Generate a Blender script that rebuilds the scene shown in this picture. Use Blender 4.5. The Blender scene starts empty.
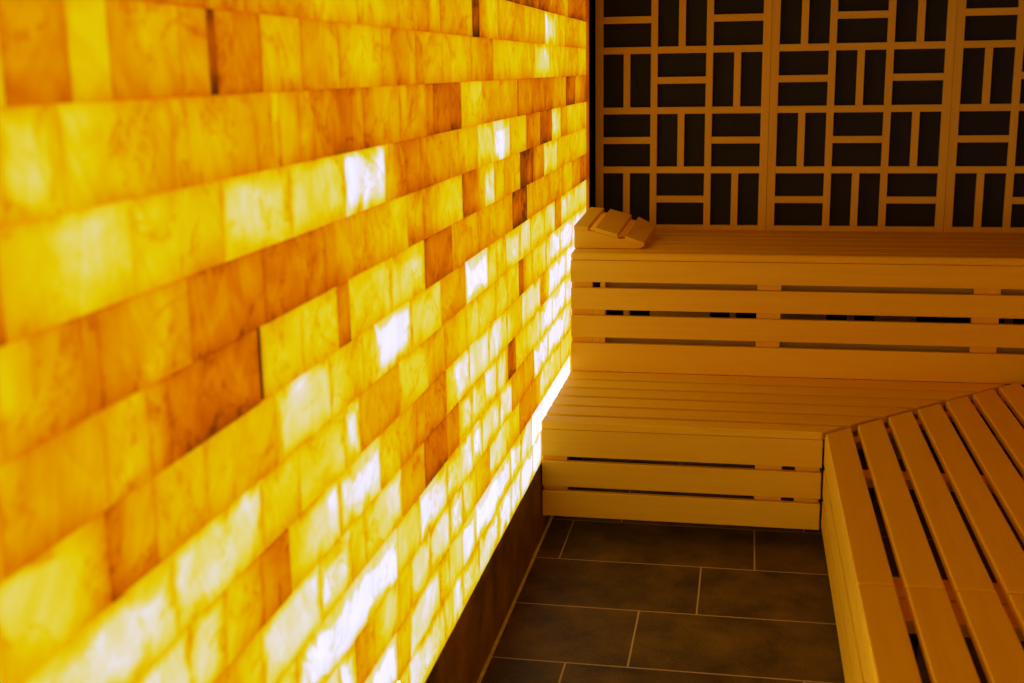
import bpy, math, random
from mathutils import Vector, Matrix, Euler

scene = bpy.context.scene
COL = scene.collection
random.seed(7)

# ---------------------------------------------------------------- nodes
def new_mat(name):
    m = bpy.data.materials.new(name); m.use_nodes = True
    nt = m.node_tree
    for n in list(nt.nodes): nt.nodes.remove(n)
    out = nt.nodes.new('ShaderNodeOutputMaterial')
    bs = nt.nodes.new('ShaderNodeBsdfPrincipled')
    nt.links.new(bs.outputs[0], out.inputs[0])
    return m, nt, bs

def srgb(r, g, b):
    f = lambda c: (c/255/12.92) if c/255 <= .04045 else ((c/255+.055)/1.055)**2.4
    return (f(r), f(g), f(b), 1)

def N(nt, kind, **kw):
    n = nt.nodes.new(kind)
    for k, v in kw.items():
        if k == 'ins':
            for a, b in v.items():
                if isinstance(b, bpy.types.NodeSocket): nt.links.new(b, n.inputs[a])
                else: n.inputs[a].default_value = b
        else: setattr(n, k, v)
    return n

def math_(nt, op, a, b=None, c=None, clamp=False):
    n = nt.nodes.new('ShaderNodeMath'); n.operation = op; n.use_clamp = clamp
    for i, v in enumerate((a, b, c)):
        if v is None: continue
        if isinstance(v, bpy.types.NodeSocket): nt.links.new(v, n.inputs[i])
        else: n.inputs[i].default_value = v
    return n.outputs[0]

def smooth(nt, v, a, b, lo=0., hi=1.):
    n = nt.nodes.new('ShaderNodeMapRange'); n.interpolation_type = 'SMOOTHSTEP'
    nt.links.new(v, n.inputs[0])
    for i, x in enumerate((a, b, lo, hi)): n.inputs[i+1].default_value = x
    return n.outputs[0]

def wood_mat(name, axis, base=(.95, .52, .006), dark=(.90, .45, .005)):
    """light sauna wood, grain along the given axis of world space"""
    m, nt, bs = new_mat(name)
    tc = N(nt, 'ShaderNodeNewGeometry')
    sc = {'X': (2.2, 38, 38), 'Y': (38, 2.2, 38), 'Z': (38, 38, 2.2)}[axis]
    oi = N(nt, 'ShaderNodeObjectInfo')
    off = N(nt, 'ShaderNodeVectorMath', operation='SCALE', ins={0: (13., 7., 5.)})
    nt.links.new(oi.outputs['Random'], off.inputs['Scale'])
    mp = N(nt, 'ShaderNodeVectorMath', operation='MULTIPLY', ins={0: tc.outputs['Position'], 1: sc})
    ad = N(nt, 'ShaderNodeVectorMath', operation='ADD', ins={0: mp.outputs[0], 1: off.outputs[0]})
    n1 = N(nt, 'ShaderNodeTexNoise', ins={'Vector': ad.outputs[0], 'Scale': 1., 'Detail': 5., 'Roughness': .6, 'Distortion': .6})
    n2 = N(nt, 'ShaderNodeTexNoise', ins={'Vector': ad.outputs[0], 'Scale': 6., 'Detail': 3., 'Roughness': .6})
    f = math_(nt, 'ADD', math_(nt, 'MULTIPLY', n1.outputs[0], .7), math_(nt, 'MULTIPLY', n2.outputs[0], .3))
    f = math_(nt, 'ADD', f, math_(nt, 'MULTIPLY', math_(nt, 'SUBTRACT', oi.outputs['Random'], .5), .22))
    cr = N(nt, 'ShaderNodeValToRGB', ins={0: f})
    e = cr.color_ramp.elements
    e[0].position = .3; e[0].color = (*dark, 1); e[1].position = .62; e[1].color = (*base, 1)
    nt.links.new(cr.outputs[0], bs.inputs['Base Color'])
    bs.inputs['Roughness'].default_value = .55
    bs.inputs['Specular IOR Level'].default_value = .12
    bp = N(nt, 'ShaderNodeBump', ins={'Strength': .12, 'Distance': .002, 'Height': n2.outputs[0]})
    nt.links.new(bp.outputs[0], bs.inputs['Normal'])
    return m

def plain_mat(name, col, rough=.7, spec=.2, noise=.15, scale=30.):
    m, nt, bs = new_mat(name)
    g = N(nt, 'ShaderNodeNewGeometry')
    n = N(nt, 'ShaderNodeTexNoise', ins={'Vector': g.outputs['Position'], 'Scale': scale, 'Detail': 4.})
    cr = N(nt, 'ShaderNodeValToRGB', ins={0: n.outputs[0]})
    e = cr.color_ramp.elements
    e[0].position = .3; e[0].color = (*[c*(1-noise) for c in col], 1)
    e[1].position = .7; e[1].color = (*[c*(1+noise) for c in col], 1)
    nt.links.new(cr.outputs[0], bs.inputs['Base Color'])
    bs.inputs['Roughness'].default_value = rough
    bs.inputs['Specular IOR Level'].default_value = spec
    return m

def tile_mat(name, vertical=False, k=1.):
    """dark stone tile with light grout; rows .36 m deep, tiles .6436 m long, each row stepped"""
    m, nt, bs = new_mat(name)
    g = N(nt, 'ShaderNodeNewGeometry')
    sp = N(nt, 'ShaderNodeSeparateXYZ', ins={0: g.outputs['Position']})
    if vertical: X, Y = sp.outputs[1], sp.outputs[2]; y0, x0, row, w, step = .29, -.07, .36, .6436, 0.
    else: X, Y = sp.outputs[0], sp.outputs[1]; y0, x0, row, w, step = -.0719, .731, .36, .6436, .172
    ry = math_(nt, 'DIVIDE', math_(nt, 'SUBTRACT', Y, y0), row)
    ri = math_(nt, 'FLOOR', ry)
    fy = math_(nt, 'SUBTRACT', ry, ri)
    xx = math_(nt, 'DIVIDE', math_(nt, 'SUBTRACT', math_(nt, 'SUBTRACT', X, x0), math_(nt, 'MULTIPLY', ri, step)), w)
    xi = math_(nt, 'FLOOR', xx); fx = math_(nt, 'SUBTRACT', xx, xi)
    dy = math_(nt, 'MULTIPLY', math_(nt, 'MINIMUM', fy, math_(nt, 'SUBTRACT', 1., fy)), row)
    dx = math_(nt, 'MULTIPLY', math_(nt, 'MINIMUM', fx, math_(nt, 'SUBTRACT', 1., fx)), w)
    d = math_(nt, 'MINIMUM', dx, dy)
    grout = smooth(nt, d, .0018, .0032, 1., 0.)
    cid = N(nt, 'ShaderNodeCombineXYZ', ins={0: xi, 1: ri})
    wn = N(nt, 'ShaderNodeTexWhiteNoise', ins={0: cid.outputs[0]})
    n1 = N(nt, 'ShaderNodeTexNoise', ins={'Vector': g.outputs['Position'], 'Scale': 6., 'Detail': 8., 'Roughness': .65})
    n2 = N(nt, 'ShaderNodeTexNoise', ins={'Vector': g.outputs['Position'], 'Scale': 160., 'Detail': 2.})
    f = math_(nt, 'ADD', math_(nt, 'MULTIPLY', n1.outputs[0], .7), math_(nt, 'MULTIPLY', n2.outputs[0], .3))
    f = math_(nt, 'ADD', f, math_(nt, 'MULTIPLY', math_(nt, 'SUBTRACT', wn.outputs[0], .5), .15))
    cr = N(nt, 'ShaderNodeValToRGB', ins={0: f})
    e = cr.color_ramp.elements
    e[0].position = .34; e[0].color = (.055*k, .032*k, .006*k, 1); e[1].position = .7; e[1].color = (.27*k, .140*k, .010*k, 1)
    mx = N(nt, 'ShaderNodeMix', data_type='RGBA', ins={0: grout, 6: cr.outputs[0], 7: ((.60, .40, .14, 1) if not vertical else (.2, .11, .02, 1))})
    nt.links.new(mx.outputs[2], bs.inputs['Base Color'])
    r = math_(nt, 'ADD', math_(nt, 'MULTIPLY', n1.outputs[0], .25), .42)
    nt.links.new(r, bs.inputs['Roughness'])
    bs.inputs['Specular IOR Level'].default_value = .18
    bp = N(nt, 'ShaderNodeBump', ins={'Strength': .5, 'Distance': .002, 'Height': math_(nt, 'ADD', math_(nt, 'MULTIPLY', grout, -1.), math_(nt, 'MULTIPLY', n2.outputs[0], .15))})
    nt.links.new(bp.outputs[0], bs.inputs['Normal'])
    return m

SALT_GAIN = 1.03
WORLD = .8
EXPOSURE = 0.0
def salt_mat():
    """backlit salt brick: each brick lets through its own amount of the lamps behind it"""
    m, nt, bs = new_mat('backlit_salt')
    at = lambda n: N(nt, 'ShaderNodeAttribute', attribute_type='GEOMETRY', attribute_name=n)
    lv = at('level').outputs['Fac']; rnd = at('rnd').outputs['Fac']; ln = at('blen').outputs['Fac']
    uv = N(nt, 'ShaderNodeUVMap', uv_map='local')
    s = N(nt, 'ShaderNodeSeparateXYZ', ins={0: uv.outputs[0]})
    u, v = s.outputs[0], s.outputs[1]
    # the glow drifts towards the next brick's at random ends, imitating blended light
    own = lv
    ll = at('level_left').outputs['Fac']; lr = at('level_right').outputs['Fac']
    ru = math_(nt, 'DIVIDE', u, ln)
    lv = math_(nt, 'ADD', lv, math_(nt, 'MULTIPLY', math_(nt, 'SUBTRACT', ll, own), smooth(nt, ru, .0, .55, 1., 0.)))
    lv = math_(nt, 'ADD', lv, math_(nt, 'MULTIPLY', math_(nt, 'SUBTRACT', lr, own), smooth(nt, ru, .45, 1., 0., 1.)))
    lv = math_(nt, 'SUBTRACT', lv, smooth(nt, v, .0, .045, .55, 0.))
    du = math_(nt, 'MINIMUM', u, math_(nt, 'SUBTRACT', ln, u))
    dv = math_(nt, 'MINIMUM', v, math_(nt, 'SUBTRACT', .1084, v))
    # brick texture coordinates: own offset and own grain direction
    off = N(nt, 'ShaderNodeCombineXYZ', ins={0: math_(nt, 'MULTIPLY', rnd, 37.), 1: math_(nt, 'MULTIPLY', rnd, 91.), 2: math_(nt, 'MULTIPLY', rnd, 13.)})
    ang = math_(nt, 'MULTIPLY', math_(nt, 'SINE', math_(nt, 'MULTIPLY', rnd, 57.)), .75)
    rot = N(nt, 'ShaderNodeVectorRotate', rotation_type='Z_AXIS', ins={'Vector': uv.outputs[0], 'Angle': ang})
    co = N(nt, 'ShaderNodeVectorMath', operation='ADD', ins={0: rot.outputs[0], 1: off.outputs[0]})
    blot = N(nt, 'ShaderNodeTexNoise', ins={'Vector': co.outputs[0], 'Scale': 9., 'Detail': 3., 'Roughness': .55, 'Distortion': .8})
    st = N(nt, 'ShaderNodeVectorMath', operation='MULTIPLY', ins={0: co.outputs[0], 1: (75., 9., 30.)})
    streak = N(nt, 'ShaderNodeTexNoise', ins={'Vector': st.outputs[0], 'Scale': 1., 'Detail': 5., 'Roughness': .65, 'Distortion': .35})
    spk = N(nt, 'ShaderNodeTexNoise', ins={'Vector': co.outputs[0], 'Scale': 38., 'Detail': 4., 'Roughness': .7, 'Distortion': 1.2})
    vor = N(nt, 'ShaderNodeTexVoronoi', feature='F1', ins={'Vector': co.outputs[0], 'Scale': 7., 'Randomness': 1.})
    facet = N(nt, 'ShaderNodeSeparateColor', ins={0: vor.outputs['Color']})
    big = N(nt, 'ShaderNodeTexNoise', ins={'Vector': co.outputs[0], 'Scale': 5., 'Detail': 2., 'Roughness': .5, 'Distortion': 1.5})
    wob = math_(nt, 'MULTIPLY', math_(nt, 'SUBTRACT', big.outputs[0], .5), .10)
    ed = math_(nt, 'ADD', math_(nt, 'MINIMUM', du, dv), wob)
    core = smooth(nt, ed, -.002, .026)
    sat = smooth(nt, lv, 4.5, 5.1)                       # the clearest bricks glow almost to their rims
    core = math_(nt, 'MAXIMUM', core, math_(nt, 'MULTIPLY', sat, .62))
    hi = math_(nt, 'MAXIMUM', math_(nt, 'SUBTRACT', lv, 2.9), 0.)
    lo = math_(nt, 'MINIMUM', lv, 2.9)
    L = math_(nt, 'ADD', lo, math_(nt, 'MULTIPLY', math_(nt, 'MULTIPLY', hi, 1.25), math_(nt, 'ADD', math_(nt, 'MULTIPLY', core, .85), .15)))
    amp = math_(nt, 'SUBTRACT', 1., math_(nt, 'MULTIPLY', sat, .6))
    var = math_(nt, 'MULTIPLY', math_(nt, 'SUBTRACT', blot.outputs[0], .5), 2.6)
    var = math_(nt, 'ADD', var, math_(nt, 'MULTIPLY', math_(nt, 'SUBTRACT', streak.outputs[0], .5), 1.1))
    var = math_(nt, 'ADD', var, math_(nt, 'MULTIPLY', math_(nt, 'SUBTRACT', facet.outputs[0], .5), .45))
    L = math_(nt, 'ADD', L, math_(nt, 'MULTIPLY', var, amp))
    # rusty veins, brown specks and the slightly darker bed joints
    vein = math_(nt, 'ABSOLUTE', math_(nt, 'SUBTRACT', big.outputs[0], .44))
    vm = math_(nt, 'MULTIPLY', smooth(nt, vein, .0, .06, 1., 0.), smooth(nt, spk.outputs[0], .40, .62))
    L = math_(nt, 'SUBTRACT', L, math_(nt, 'MULTIPLY', vm, .8))
    L = math_(nt, 'SUBTRACT', L, smooth(nt, spk.outputs[0], .70, .80, 0., 1.6))
    jn = math_(nt, 'ADD', math_(nt, 'MINIMUM', du, dv), math_(nt, 'MULTIPLY', math_(nt, 'SUBTRACT', spk.outputs[0], .5), .008))
    L = math_(nt, 'SUBTRACT', L, smooth(nt, jn, .0, .004, .45, 0.))
    L = math_(nt, 'SUBTRACT', L, smooth(nt, jn, .0, .020, .28, 0.))
    f = math_(nt, 'DIVIDE', math_(nt, 'ADD', L, 1.), 7.)
    cr = N(nt, 'ShaderNodeValToRGB', ins={0: f})
    pts = [(-1, (60, 28, 6)), (-.3, (120, 50, 2)), (.5, (186, 84, 0)), (1.2, (206, 112, 0)), (2, (216, 148, 0)), (2.7, (220, 178, 0)),
           (3.3, (221, 197, 4)), (3.8, (222, 205, 60)), (4.3, (223, 211, 125)), (4.8, (225, 217, 190)), (5.4, (224, 222, 250))]
    e = cr.color_ramp.elements
    while len(e) > 1: e.remove(e[-1])
    e[0].position = 0; e[0].color = srgb(*pts[0][1])
    for p, c in pts[1:]:
        x = e.new((p+1)/7); x.color = srgb(*c)
    nt.links.new(cr.outputs[0], bs.inputs['Emission Color'])
    nt.links.new(math_(nt, 'MULTIPLY', math_(nt, 'ADD', smooth(nt, L, 4.6, 6.4, 1., 1.3), smooth(nt, own, 5.6, 8., 0., 8.)), SALT_GAIN), bs.inputs['Emission Strength'])  # the highest levels get added strength to light the room
    bs.inputs['Base Color'].default_value = (.10, .03, .002, 1)
    bs.inputs['Roughness'].default_value = .5
    bs.inputs['Specular IOR Level'].default_value = .1
    return m

M = {}
for a in 'XYZ': M['wood'+a] = wood_mat('light_sauna_wood_'+a.lower(), a)
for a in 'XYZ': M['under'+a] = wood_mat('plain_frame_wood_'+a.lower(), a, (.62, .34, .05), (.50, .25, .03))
M['lattice'] = wood_mat('lattice_wood', 'Z', (.90, .52, .05), (.80, .44, .04))
M['latticeX'] = wood_mat('lattice_wood_across', 'X', (.90, .52, .05), (.80, .44, .04))
M['backing'] = plain_mat('dark_backing_cloth', (.030, .026, .032), .9, .1, .2, 200.)
M['dark'] = plain_mat('black_gap', (.012, .012, .015), .9, .05)
M['wall_wood'] = wood_mat('dark_wall_wood', 'Y', (.42, .22, .02), (.32, .15, .012))
M['floor'] = tile_mat('dark_floor_tile')
M['plinth'] = tile_mat('dark_plinth_tile', True, 2.0)
M['grout'] = plain_mat('pale_sealant', (.87, .80, .08), .5, .3, .2)
M['salt'] = salt_mat()
M['bed'] = plain_mat('amber_joint_bed', (.12, .045, .006), .8, .1)  # dark amber bed behind the brick joints
M['rubber'] = plain_mat('dark_rubber', (.02, .018, .016), .8, .2)

# ---------------------------------------------------------------- mesh helpers
def link(name, me, mats, parent=None, bevel=0., seg=2):
    ob = bpy.data.objects.new(name, me); COL.objects.link(ob)
    for m in (mats if isinstance(mats, (list, tuple)) else [mats]): me.materials.append(m)
    if parent is not None: ob.parent = parent
    if bevel:
        b = ob.modifiers.new('edge', 'BEVEL'); b.width = bevel; b.segments = seg; b.limit_method = 'ANGLE'; b.angle_limit = math.radians(30)
        b.harden_normals = False
        for p in me.polygons: p.use_smooth = False
    return ob

def mesh(name, verts, faces):
    me = bpy.data.meshes.new(name); me.from_pydata(verts, [], faces); me.update()
    return me

class MB:
    def __init__(s): s.v = []; s.f = []
    def box(s, x0, x1, y0, y1, z0, z1):
        return s.prism([(x0, y0), (x1, y0), (x1, y1), (x0, y1)], z0, z1)
    def prism(s, poly, z0, z1):
        """poly counter-clockwise in XY, extruded in Z"""
        n = len(s.v); k = len(poly)
        s.v += [(x, y, z0) for x, y in poly] + [(x, y, z1) for x, y in poly]
        s.f.append(tuple(n+i for i in reversed(range(k)))); s.f.append(tuple(n+k+i for i in range(k)))
        for i in range(k):
            j = (i+1) % k; s.f.append((n+i, n+j, n+k+j, n+k+i))
        return s
    def prism_xz(s, poly, y0, y1, fn=None):
        """poly counter-clockwise in XZ seen from -Y, extruded along Y"""
        n = len(s.v); k = len(poly)
        a = [(x, y0, z) for x, z in poly]; b = [(x, y1, z) for x, z in poly]
        if fn: a = [fn(p) for p in a]; b = [fn(p) for p in b]
        s.v += a+b
        s.f.append(tuple(n+i for i in range(k))); s.f.append(tuple(n+k+i for i in reversed(range(k))))
        for i in range(k):
            j = (i+1) % k; s.f.append((n+j, n+i, n+k+i, n+k+j))
        return s
    def build(s, name, mat, parent=None, bevel=0., seg=2, org=None):
        v = s.v
        if parent is not None:
            p = parent
            o = Vector((0, 0, 0))
            while p is not None: o += p.location; p = p.parent
            v = [(a-o.x, b-o.y, c-o.z) for a, b, c in v]
        return link(name, mesh(name, v, s.f), mat, parent, bevel, seg)

def bx(name, d, mat, parent=None, bevel=.002, seg=2):
    return MB().box(*d).build(name, mat, parent, bevel, seg)

def thing(name, label, cat, loc, group=None):
    o = bpy.data.objects.new(name, None); COL.objects.link(o); o.location = loc
    o.empty_display_size = .1
    o['label'] = label; o['category'] = cat
    if group: o['group'] = group
    return o

def struct(o): o['kind'] = 'structure'; return o

# ---------------------------------------------------------------- measures (metres)
YB = 1.533        # face of the lattice on the far wall
XR = 2.26         # right wall
YN = -4.6         # near end of the room
ZC = 2.26         # ceiling
H1 = .4285        # seat height
H2 = .9037        # upper deck height
Y1, Y2 = .0929, .8117
ZS, P = .2758, .1084

# ---------------------------------------------------------------- room
struct(bx('floor', (-.1, XR+.1, YN, YB+.14, -.05, 0), M['floor'], bevel=0))
struct(bx('wall_back', (-.1, XR+.1, YB+.06, YB+.14, 0, ZC), M['dark'], bevel=0))
struct(bx('wall_right', (XR, XR+.08, YN, YB+.06, 0, ZC), M['wall_wood'], bevel=0))
struct(bx('ceiling', (-.1, XR+.1, YN, YB+.14, ZC, ZC+.06), M['wall_wood'], bevel=0))
struct(bx('baseboard_left', (-.1, 0, YN, YB+.06, 0, ZS-.001), M['plinth'], bevel=0))
struct(bx('trim_1', (0, .008, YN, YB, 0, .007), M['grout'], bevel=0))
struct(bx('trim_2', (-.08, .012, 1.322, 1.341, ZS, ZC-.001), M['woodZ'], bevel=.003))
struct(bx('trim_3', (-.08, -.004, 1.342, YB+.055, ZS, ZC-.001), M['dark'], bevel=0))

# ---------------------------------------------------------------- backlit salt brick wall
ROWS = {
 0: [-1.653, -1.576, 3.0, -1.269, 4.55, -1.188, 3.45, -1.081, 5.0, -0.881, 4.15, -0.626, 4.55, -0.428, 5.0, -0.278, 4.85, -0.058, 5.1, 0.103, 5.4, 0.804, 3.25, 1.32, 2.0],
 1: [-2.018, -1.875, 3.0, -1.661, 5.1, -1.563, 3.1, -1.304, 4.55, -1.207, 3.45, -1.07, 4.25, -0.92, 4.85, -0.435, 5.3, -0.269, 4.45, -0.069, 4.45, 0.13, 5.8, 0.808, 5.8, 1.32, 3.25],
 2: [-2.243, -2.003, 5.0, -1.907, 4.6, -1.797, 2.5, -1.625, 3.9, -1.533, 3.0, -1.374, 4.25, -1.194, 4.05, -1.058, 5.05, -0.897, 3.85, -0.731, 2.4, -0.488, 4.45, -0.278, 3.05, -0.1, 1.6, 0.075, 2.2, 0.548, 4.25, 1.32, 3.25],
 3: [-2.365, -2.191, 4.1, -1.633, 5.1, -1.455, 3.7, -1.212, 5.0, -0.945, 3.95, -0.824, 5.2, -0.582, 4.15, -0.401, 4.55, -0.2, 2.2, -0.016, 2.0, 0.272, 4.85, 0.816, 5.0, 1.32, 3.65],
 4: [-2.529, -2.318, 2.0, -2.073, 4.4, -1.906, 4.6, -1.824, 3.2, -1.582, 4.2, -1.4, 2.3, -1.2, 0.9, -1.078, 1.7, -0.934, 4.65, -0.776, 3.95, -0.615, 4.75, -0.454, 4.25, -0.328, 0.5, -0.139, 3.25, 0.109, 3.75, 0.368, 5.05, 0.685, 5.1, 1.32, 4.75],
 5: [-2.802, -2.534, 4.3, -2.43, 4.2, -2.304, 2.8, -2.193, 1.5, -1.956, 4.3, -1.721, 4.9, -1.583, 3.0, -1.453, 2.5, -1.197, 1.7, -0.945, 4.55, -0.713, 4.45, -0.46, 4.45, -0.219, 3.05, 0.116, 4.25, 0.306, 2.2, 0.716, 4.95, 1.32, 5.05],
 6: [-2.9, -2.561, 4.2, -2.287, 4.1, -2.133, 3.3, -1.914, 3.3, -1.824, 4.6, -1.569, 2.4, -1.348, 3.55, -1.194, 2.0, -0.979, 2.6, -0.829, 3.85, -0.609, 3.15, -0.436, 3.65, -0.261, 3.35, -0.193, 0.6, -0.013, 3.05, 0.247, 3.45, 0.568, 4.75, 0.883, 5.0, 1.32, 4.65],
 7: [-2.905, -2.702, 3.9, -2.677, 0.9, -2.592, 2.1, -2.454, 2.8, -2.213, 2.6, -1.976, 4.4, -1.791, 3.3, -1.717, 3.0, -1.473, 4.9, -1.219, 3.85, -0.967, 2.1, -0.706, 5.2, -0.586, 3.65, -0.457, 3.45, -0.236, 4.15, -0.061, 4.05, 0.233, 3.65, 0.454, 4.05, 0.598, 2.0, 0.751, 4.45, 1.32, 3.85],
 8: [-2.885, -2.695, 2.0, -2.591, 2.7, -2.54, 2.1, -2.264, 0.95, -2.246, -0.9, -2.088, 3.0, -1.92, 3.3, -1.856, 1.4, -1.597, 3.6, -1.347, 3.85, -1.101, 1.0, -0.819, 2.4, -0.669, 2.2, -0.341, 2.4, -0.107, 0.4, 0.346, 2.4, 0.627, 2.3, 0.89, 3.05, 1.123, 1.8, 1.32, 0.8],
 9: [-2.865, -2.713, 2.3, -2.685, 1.4, -2.468, 2.2, -2.229, 1.3, -1.969, 1.3, -1.737, 2.1, -1.468, 2.9, -1.342, 2.4, -1.239, 1.9, -0.976, 3.3, -0.723, 1.4, -0.593, 4.3, -0.467, 3.0, -0.316, 2.5, -0.219, 3.2, 0.009, 0.4, 0.225, 2.1, 0.511, 4.0, 0.839, 2.8, 1.32, 3.0],
 10: [-2.845, -2.594, 3.7, -2.352, 3.0, -2.11, 3.9, -1.852, 3.7, -1.609, 4.7, -1.362, 1.1, -1.097, 1.8, -0.797, 2.9, -0.596, 3.8, -0.369, 5.1, -0.109, 2.9, 0.017, 1.5, 0.151, 1.9, 0.402, 0.8, 0.612, 4.0, 0.763, 2.0, 1.128, 3.1, 1.32, 2.8],
 11: [-2.826, -2.721, 4.1, -2.477, 2.8, -2.227, 2.2, -2.161, 2.2, -2.13, 2.8, -2.056, 2.3, -1.985, 2.1, -1.731, 1.3, -1.499, 2.5, -1.24, 1.8, -0.974, 0.9, -0.738, 3.0, -0.505, 2.2, -0.235, 2.1, 0.024, 1.5, 0.258, 1.2, 0.522, 1.8, 0.742, 2.3, 0.985, 0.7, 1.191, 2.0, 1.32, 1.0],
 12: [-2.806, -2.691, 1.9, -2.609, 2.8, -2.441, 2.3, -2.359, 2.0, -2.332, 0.2, -2.185, 1.9, -2.027, 2.4, -1.852, 2.1, -1.606, 2.95, -1.366, 1.7, -1.138, 2.5, -0.855, 2.9, -0.589, 1.8, 0.068, 2.7, 0.37, 4.3, 0.598, 3.0, 0.824, 2.7, 1.074, 2.4, 1.32, 2.8],
 13: [-2.668, -2.563, 1.9, -2.461, 2.2, -2.234, 2.3, -1.988, 2.5, -1.741, 2.9, -1.485, 2.8, -1.248, 2.0, -1.153, 2.4, -0.833, 2.2, -0.753, 0.1, -0.513, 3.0, -0.265, 2.4, 0.003, 2.5, 0.271, 2.8, 0.509, 4.4, 0.725, 3.0, 0.936, 2.2, 1.32, 2.6],
 14: [-0.406, 0.178, 0.8, 0.382, 1.0, 0.608, 1.5, 0.806, 2.3, 1.32, 1.0],
}

def salt_wall():
    rnd = random.Random(11)
    v = []; f = []; uvs = []; lev = []; rn = []; ln = []; le = []; ri = []
    for k in range(0, 19):
        z0 = ZS+P*k; z1 = z0+P
        if z0 > ZC-.02: break
        z1 = min(z1, ZC-.002)
        cells = []
        row = ROWS.get(k)
        if row:
            y = row[0]
            cells = []
            for i in range(1, len(row), 2):
                if row[i] > y+.004: cells.append((y, row[i], row[i+1]))
                y = row[i]
            y = row[0]
        else:
            y = 1.32
        while y > YN:
            L = .246 if rnd.random() < .8 else .13
            a = max(y-L, YN)
            if a-YN < .05: a = YN
            base = 2.7 + (1.1 if k < 7 else 0)
            lv = max(.6, min(5.2, rnd.gauss(base, .9)))
            if k < 5 and -4.2 < y: lv = 7.3 if k < 3 else 6.4      # unseen low bricks, glow boosted to brighten the wood
            cells.append((a, y, lv))
            y = a
        cells.sort()
        ends = []
        for i in range(len(cells)-1):
            p, q = cells[i][2], cells[i+1][2]
            m = (p+q)/2; d = abs(p-q); x = rnd.random()
            if max(p, q) > 5.6 or min(p, q) < 0: ends.append((p, q))
            elif d < 1.5 and x < .55: ends.append((m, m))
            elif x < .3: ends.append((m, q) if p > q else (p, m))
            elif x < .45: ends.append((p, m) if p > q else (m, q))
            else: ends.append((p, q))
        for ci, (a, b, lv) in enumerate(cells):
            e0 = ends[ci-1][1] if ci > 0 else lv
            e1 = ends[ci][0] if ci < len(ends) else lv
            g = .0003
            if k in ROWS and lv < .8 and b-a < .03: g = .0004
            off = rnd.uniform(-.0012, .0012)
            if lv < .6 and b-a < .03: off = -.0022
            c = .0010
            ya, yb, za, zb = a+g, b-g, z0+.0004, z1-.0004
            if yb-ya < 4*c: c = (yb-ya)/5
            n = len(v)
            jt = lambda: rnd.uniform(-.0005, .0005)
            J = [(jt(), jt()) for _ in range(4)]
            Q = [(ya, za), (yb, za), (yb, zb), (ya, zb)]
            I = [(ya+c, za+c), (yb-c, za+c), (yb-c, zb-c), (ya+c, zb-c)]
            v += [(-.045, q[0], q[1]) for q in Q]
            v += [(off-c, q[0]+j[0], q[1]+j[1]) for q, j in zip(Q, J)]
            v += [(off, q[0]+j[0], q[1]+j[1]) for q, j in zip(I, J)]
            fs = [(n+8, n+9, n+10, n+11)]
            for i in range(4):
                j = (i+1) % 4
                fs.append((n+4+i, n+4+j, n+8+j, n+8+i)); fs.append((n+i, n+j, n+4+j, n+4+i))
            r = rnd.random()
            for fc in fs:
                f.append(fc); lev.append(lv); rn.append(r); ln.append(b-a); le.append(e0); ri.append(e1)
                for i in fc: uvs.append((v[i][1]-a, v[i][2]-z0))
    nb = len(f)
    # the bed behind the bricks
    n = len(v)
    v += [(-.03, YN, ZS), (-.03, 1.322, ZS), (-.03, 1.322, ZC), (-.03, YN, ZC),
          (-.1, YN, ZS), (-.1, 1.322, ZS), (-.1, 1.322, ZC), (-.1, YN, ZC)]
    for fc in [(n, n+1, n+2, n+3), (n+7, n+6, n+5, n+4), (n, n+3, n+7, n+4), (n+1, n+5, n+6, n+2), (n, n+4, n+5, n+1), (n+3, n+2, n+6, n+7)]:
        f.append(fc); lev.append(0); rn.append(0); ln.append(1); le.append(0); ri.append(0)
        for i in fc: uvs.append((0, 0))
    me = mesh('wall_left', v, f)
    uvl = me.uv_layers.new(name='local')
    for i, q in enumerate(uvs): uvl.data[i].uv = q
    for nm, arr in (('level', lev), ('rnd', rn), ('blen', ln), ('level_left', le), ('level_right', ri)):
        at = me.attributes.new(nm, 'FLOAT', 'FACE')
        for i, x in enumerate(arr): at.data[i].value = x
    ob = link('wall_left', me, [M['salt'], M['bed']])
    for i in range(nb, len(f)): me.polygons[i].material_index = 1
    return struct(ob)
salt_wall()

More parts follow.
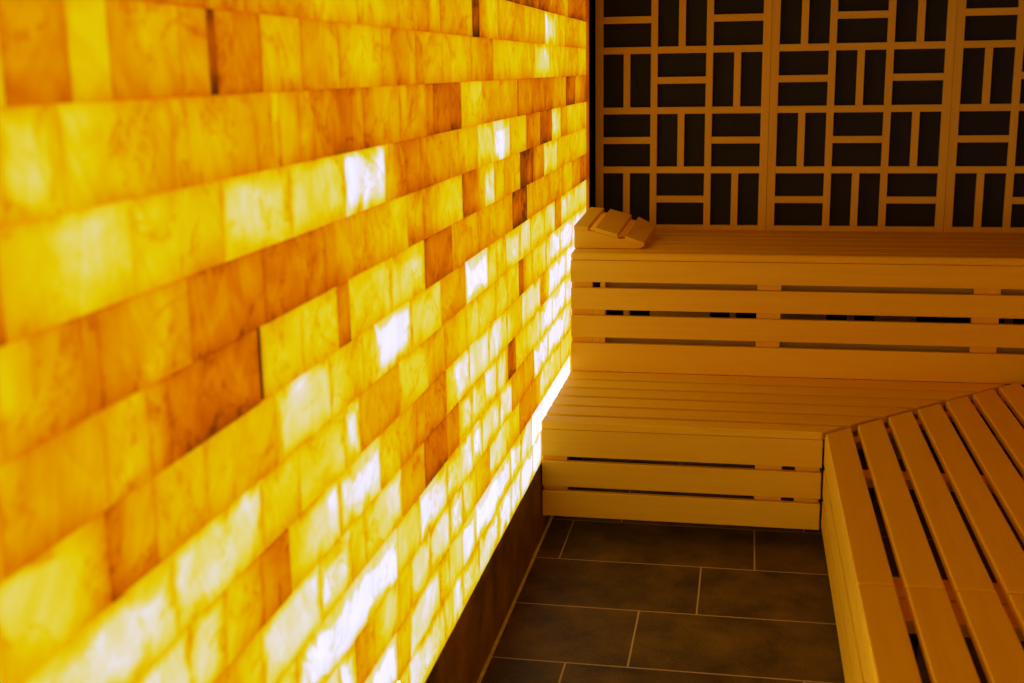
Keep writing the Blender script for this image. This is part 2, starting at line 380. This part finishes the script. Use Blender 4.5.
# ---------------------------------------------------------------- lattice panels on the far wall
RAILS = [.910, 1.1655, 1.4211, 1.6767, 1.9323, 2.188]      # centres
def lattice(x0, x1, col0, label):
    t = thing('lattice_panel', label, 'lattice panel', (x0, YB, .895), 'wooden lattice panels on the far wall')
    fw, bw, y0, y1 = .034, .029, YB, YB+.022
    x0 += .0006; x1 -= .0006
    zb, zt = RAILS[0]-.0145, RAILS[-1]+.022
    bx('stile', (x0, x0+fw, y0, y1, zb, zt), M['lattice'], t, .0015)
    bx('stile', (x1-fw, x1, y0, y1, zb, zt), M['lattice'], t, .0015)
    n = max(1, round((x1-x0-2*fw+bw)/(.2033+bw)))
    hole = (x1-x0-2*fw-(n-1)*bw)/n
    xs = [(x0+fw+i*(hole+bw), x0+fw+i*(hole+bw)+hole) for i in range(n)]
    for i in range(n-1):
        bx('upright', (xs[i][1], xs[i+1][0], y0+.0008, y1, zb, zt), M['lattice'], t, .0012)
    for zc in RAILS:
        m = MB()
        for a, b in xs: m.box(a, b, y0+.0012, y1, zc-.0145, zc+.0145 if zc < 2 else zc+.022)
        m.build('rail', M['latticeX'], t, .0012)
    for r in range(5):
        za, zb_ = RAILS[r]+.0145, RAILS[r+1]-.0145
        for i, (a, b) in enumerate(xs):
            if (i+col0+r) % 2 == 1:      # lying bar
                c = (za+zb_)/2; bx('short_bar', (a, b, y0+.0016, y1, c-.0145, c+.0145), M['latticeX'], t, .0012)
            else:
                c = (a+b)/2; bx('short_bar', (c-.0145, c+.0145, y0+.0016, y1, za, zb_), M['lattice'], t, .0012)
    bx('backing_panel', (x0, x1, y1+.001, y1+.012, zb, zt), M['backing'], t, 0)
    return t
lattice(.0125, .7587, 0, 'wooden lattice panel over dark backing, nearest the glowing salt wall and behind the headrest')
lattice(.7587, 1.4971, 1, 'second lattice panel from the salt wall, behind the middle of the upper bench')
lattice(1.4971, 2.236, 0, 'third lattice panel from the salt wall, cut by the right edge of the photo')

# ---------------------------------------------------------------- sauna benches
# plan: u runs along the bench, w runs from its back towards the room.
# --- back upper bench: deck + backrest boards
GW = .0125   # half of the narrow gap between deck boards
tU = thing('upper_bench', 'upper sauna bench with plank backrest below, running along the far wall under the lattice', 'bench', (1.1, 1.17, 0))
xe = XR-.004
gaps = [YB-.004-k*.1259 for k in range(1, 6)]
edges = [YB-.004]+gaps+[Y2]
for i in range(6):
    b, a = edges[i], edges[i+1]
    a2 = a+(.003 if i < 5 else 0); b2 = b-(.003 if i > 0 else 0)
    bx('deck_board', (.004, xe, a2, b2, H2-.030, H2), M['woodX'], tU, .004 if i < 5 else .009, 3)
BB = [(.7882, .8734, .0015), (.678, .764, .003), (.5668, .654, .003), (H1+.0004, .542, .001)]
for za, zb, bv in BB:
    bx('backrest_board', (.004, xe, Y2+.002, Y2+.024, za, zb), M['woodX'], tU, bv)
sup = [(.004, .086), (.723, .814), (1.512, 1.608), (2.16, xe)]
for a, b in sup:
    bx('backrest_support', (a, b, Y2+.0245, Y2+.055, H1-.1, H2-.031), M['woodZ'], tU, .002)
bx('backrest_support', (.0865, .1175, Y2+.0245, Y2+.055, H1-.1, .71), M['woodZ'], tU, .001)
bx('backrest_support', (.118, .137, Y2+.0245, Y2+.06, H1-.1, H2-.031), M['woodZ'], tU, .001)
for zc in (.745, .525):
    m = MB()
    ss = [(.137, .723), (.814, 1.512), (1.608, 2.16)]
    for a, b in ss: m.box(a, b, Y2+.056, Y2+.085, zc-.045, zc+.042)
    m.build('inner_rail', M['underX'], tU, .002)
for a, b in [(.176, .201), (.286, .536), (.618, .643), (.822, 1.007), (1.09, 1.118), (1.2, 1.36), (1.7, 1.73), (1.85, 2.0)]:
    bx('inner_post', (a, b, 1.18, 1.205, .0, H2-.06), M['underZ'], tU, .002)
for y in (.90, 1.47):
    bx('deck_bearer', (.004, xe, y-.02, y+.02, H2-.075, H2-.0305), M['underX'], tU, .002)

# --- back lower bench: seat + fascia
tL = thing('lower_bench', 'lower sauna bench seat with plank front, running from the salt wall below the backrest', 'bench', (.6, .45, 0))
def mitre_x(y):        # right end of the lower bench is cut on the slant
    return .937+(y-Y1)*.985
gaps = [Y2-k*.1259 for k in range(1, 6)]
edges = [Y2+.001]+gaps+[Y1]
for i in range(6):
    b, a = edges[i], edges[i+1]
    a2 = a+(GW if i < 5 else 0); b2 = b-(GW if i > 0 else 0)
    MB().prism([(.004, a2), (mitre_x(a2), a2), (mitre_x(b2), b2), (.004, b2)], H1-.028, H1).build('seat_slat', M['woodX'], tL, .003 if i < 5 else .004, 3)
for za, zb in [(.3053, H1-.0285), (.1957, .2865), (.087, .178)]:
    bx('front_board', (.004, .941, Y1+.0004, Y1+.023, za, min(zb, H1-.0282)), M['woodX'], tL, .001 if zb > .39 else .0025)
for a, b in [(.004, .089), (.725, .814), (.856, .9365)]:
    bx('front_support', (a, b, Y1+.0235, Y1+.05, .095, H1-.029), M['woodZ'], tL, .002)
for x in (.05, .77):
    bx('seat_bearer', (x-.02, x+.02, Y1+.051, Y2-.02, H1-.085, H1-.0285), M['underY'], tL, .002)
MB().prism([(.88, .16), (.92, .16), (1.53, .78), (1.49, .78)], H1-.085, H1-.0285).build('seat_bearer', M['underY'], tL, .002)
for x, y in [(.03, .33), (.77, .40), (.77, .74), (.03, .74)]:
    bx('leg', (x-.02, x+.02, y-.02, y+.02, 0, H1-.086), M['dark'], tL, .003)

# --- right bench modules
HZ = .0165; HR = H1+HZ; XF = .945
def mitre_y(x): return .022+(x-XF)*1.04
XS = [(XF, 1.030)]+[(1.053+k*.109, 1.053+k*.109+.087) for k in range(6)]
def right_module(name, label, ya, yb, mitred):
    t = thing(name, label, 'bench', (1.3, yb-.1, 0), 'slatted bench sections along the right side')
    for i, (a, b) in enumerate(XS):
        if mitred:
            ea, eb = min(mitre_y(a), Y2-.006), min(mitre_y(b), Y2-.005)
            poly = [(a, ya), (b, ya), (b, eb), (a, ea)]
        else: poly = [(a, ya), (b, ya), (b, yb), (a, yb)]
        MB().prism(poly, HR-.028, HR).build('seat_slat', M['woodY'], t, .005, 3)
    for za, zb in [(.3053, H1-.0285), (.1957, .2865), (.087, .178)]:
        y1 = .080 if mitred else yb
        bx('front_board', (XF+.001, XF+.021, ya, y1, za+HZ, zb+HZ), M['woodY'], t, .0025)
    y1 = .080 if mitred else yb
    sup = [(ya+.002, ya+.10), (y1-.10, y1-.002)]
    for a, b in sup:
        bx('front_support', (XF+.022, XF+.046, a, b, .1, HR-.029), M['woodZ'], t, .002)
    bt = [(ya+.002, ya+.115)]
    if mitred: bt += [(-.315, -.24)]
    else: bt += [(yb-.115, yb-.002), ((ya+yb)/2-.05, (ya+yb)/2+.05)]
    for a, b in bt:
        bx('cross_bearer', (XF+.047, 1.70, a, b, HR-.060, HR-.0285), M['woodX'], t, .002)
    if mitred:
        MB().prism([(1.0, mitre_y(1.0)-.085), (1.70, mitre_y(1.70)-.085), (1.70, mitre_y(1.70)-.028), (1.0, mitre_y(1.0)-.028)], HR-.055, HR-.0285).build('cross_bearer', M['woodX'], t, .002)
    for x in (1.05, 1.64):
        bx('leg', (x-.022, x+.022, ya+.03, ya+.074, 0, HR-.061), M['dark'], t, .003)
        yy = -.24 if mitred else yb-.07
        bx('leg', (x-.022, x+.022, yy-.022, yy+.022, 0, HR-.061), M['dark'], t, .003)
    return t
right_module('slatted_bench', 'slatted bench section at right with slant-cut ends meeting the far bench', -1.1515, .5, True)
right_module('slatted_bench', 'slatted bench section in the bottom right corner of the photo, nearest the camera', -2.35, -1.1585, False)

# --- right upper bench (only just outside the frame, seen when stepping aside)
t = thing('upper_bench', 'upper sauna bench along the right wall behind the slatted seat', 'bench', (2.0, -.9, 0))
for k in range(4):
    a = 1.742+k*.1259
    bx('deck_board', (a+.003, min(a+.1229, xe), -2.35, Y2-.004, H2-.030, H2), M['woodY'], t, .004)
for za, zb, bv in BB:
    bx('backrest_board', (1.744, 1.766, -2.35, Y2-.004, za, zb), M['woodY'], t, .003)
for y in (-2.25, -1.2, -.3, .6):
    bx('backrest_support', (1.767, 1.79, y-.045, y+.045, 0, H2-.031), M['woodZ'], t, .002)

# ---------------------------------------------------------------- headrest in the corner
t = thing('headrest', 'small stepped wooden headrest wedge lying on the upper bench beside the salt wall', 'headrest', (.14, 1.13, H2))
Yf, Yk = .925, 1.275
def hz(x):      # top line of the wedge
    return .993-max(0, x-.03)*.245-max(0, x-.13)*.02
def tilt(p):    # the back edge stands a little higher and further right
    s = (p[1]-Yf)/(Yk-Yf)
    hh = (p[2]-H2)/.09
    return (p[0]+.022*s, p[1], p[2]+.036*s*min(1, max(0, hh*2.2)))
SL = [(.0012, .060, .995, .991), (.086, .177, .988, .963), (.206, .281, .956, .930)]
prof = [(.006, H2+.0015), (.268, H2+.0015), (.274, .914), (.274, .925)]
th = .017
prof = [(.003, H2+.0015), (.262, H2+.0015), (.274, .912), (.276, .9145), (.206, .940), (.178, .9452), (.086, .9708), (.06, .9745), (.003, .9785)]
for y0 in (Yf+.0003, Yk-.025):
    MB().prism_xz(prof, y0, y0+.022, tilt).build('side_panel', M['woodX'], t, .0015)
for a, b, za, zb in SL:
    MB().prism_xz([(a, za-th), (b, zb-th), (b, zb), (a, za)], Yf, Yk, tilt).build('headrest_slat', M['woodY'], t, .003, 3)

# ---------------------------------------------------------------- light and camera
w = bpy.data.worlds.new('World'); scene.world = w; w.use_nodes = True
bg = w.node_tree.nodes['Background']; bg.inputs[0].default_value = (1., .58, .10, 1); bg.inputs[1].default_value = WORLD  # warm fill added through the open near end to brighten the wood

cam = bpy.data.cameras.new('Camera'); co = bpy.data.objects.new('Camera', cam); COL.objects.link(co)
yaw, pitch, roll, F = (0.19314215925735498, 0.2203913697836776, -0.015948341797393732, 1211.263796312657)
fwd = Vector((-math.sin(yaw)*math.cos(pitch), math.cos(yaw)*math.cos(pitch), -math.sin(pitch)))
rgt = Vector((math.cos(yaw), math.sin(yaw), 0)); up = rgt.cross(fwd)
c, s = math.cos(roll), math.sin(roll)
r2, u2 = rgt*c+up*s, up*c-rgt*s
mt = Matrix((r2, u2, -fwd)).transposed().to_4x4(); mt.translation = Vector((0.6747429792652048, -3.8378041568676617, 1.602672893838802))
co.matrix_world = mt
cam.sensor_width = 36; cam.sensor_fit = 'HORIZONTAL'; cam.lens = F/1024*36
cam.clip_start = .05
cam.dof.use_dof = True; cam.dof.focus_distance = 4.1; cam.dof.aperture_fstop = 4.0
scene.camera = co
vs = scene.view_settings
vs.view_transform = 'Standard'; vs.look = 'None'; vs.gamma = 1; vs.use_curve_mapping = False; vs.exposure = EXPOSURE
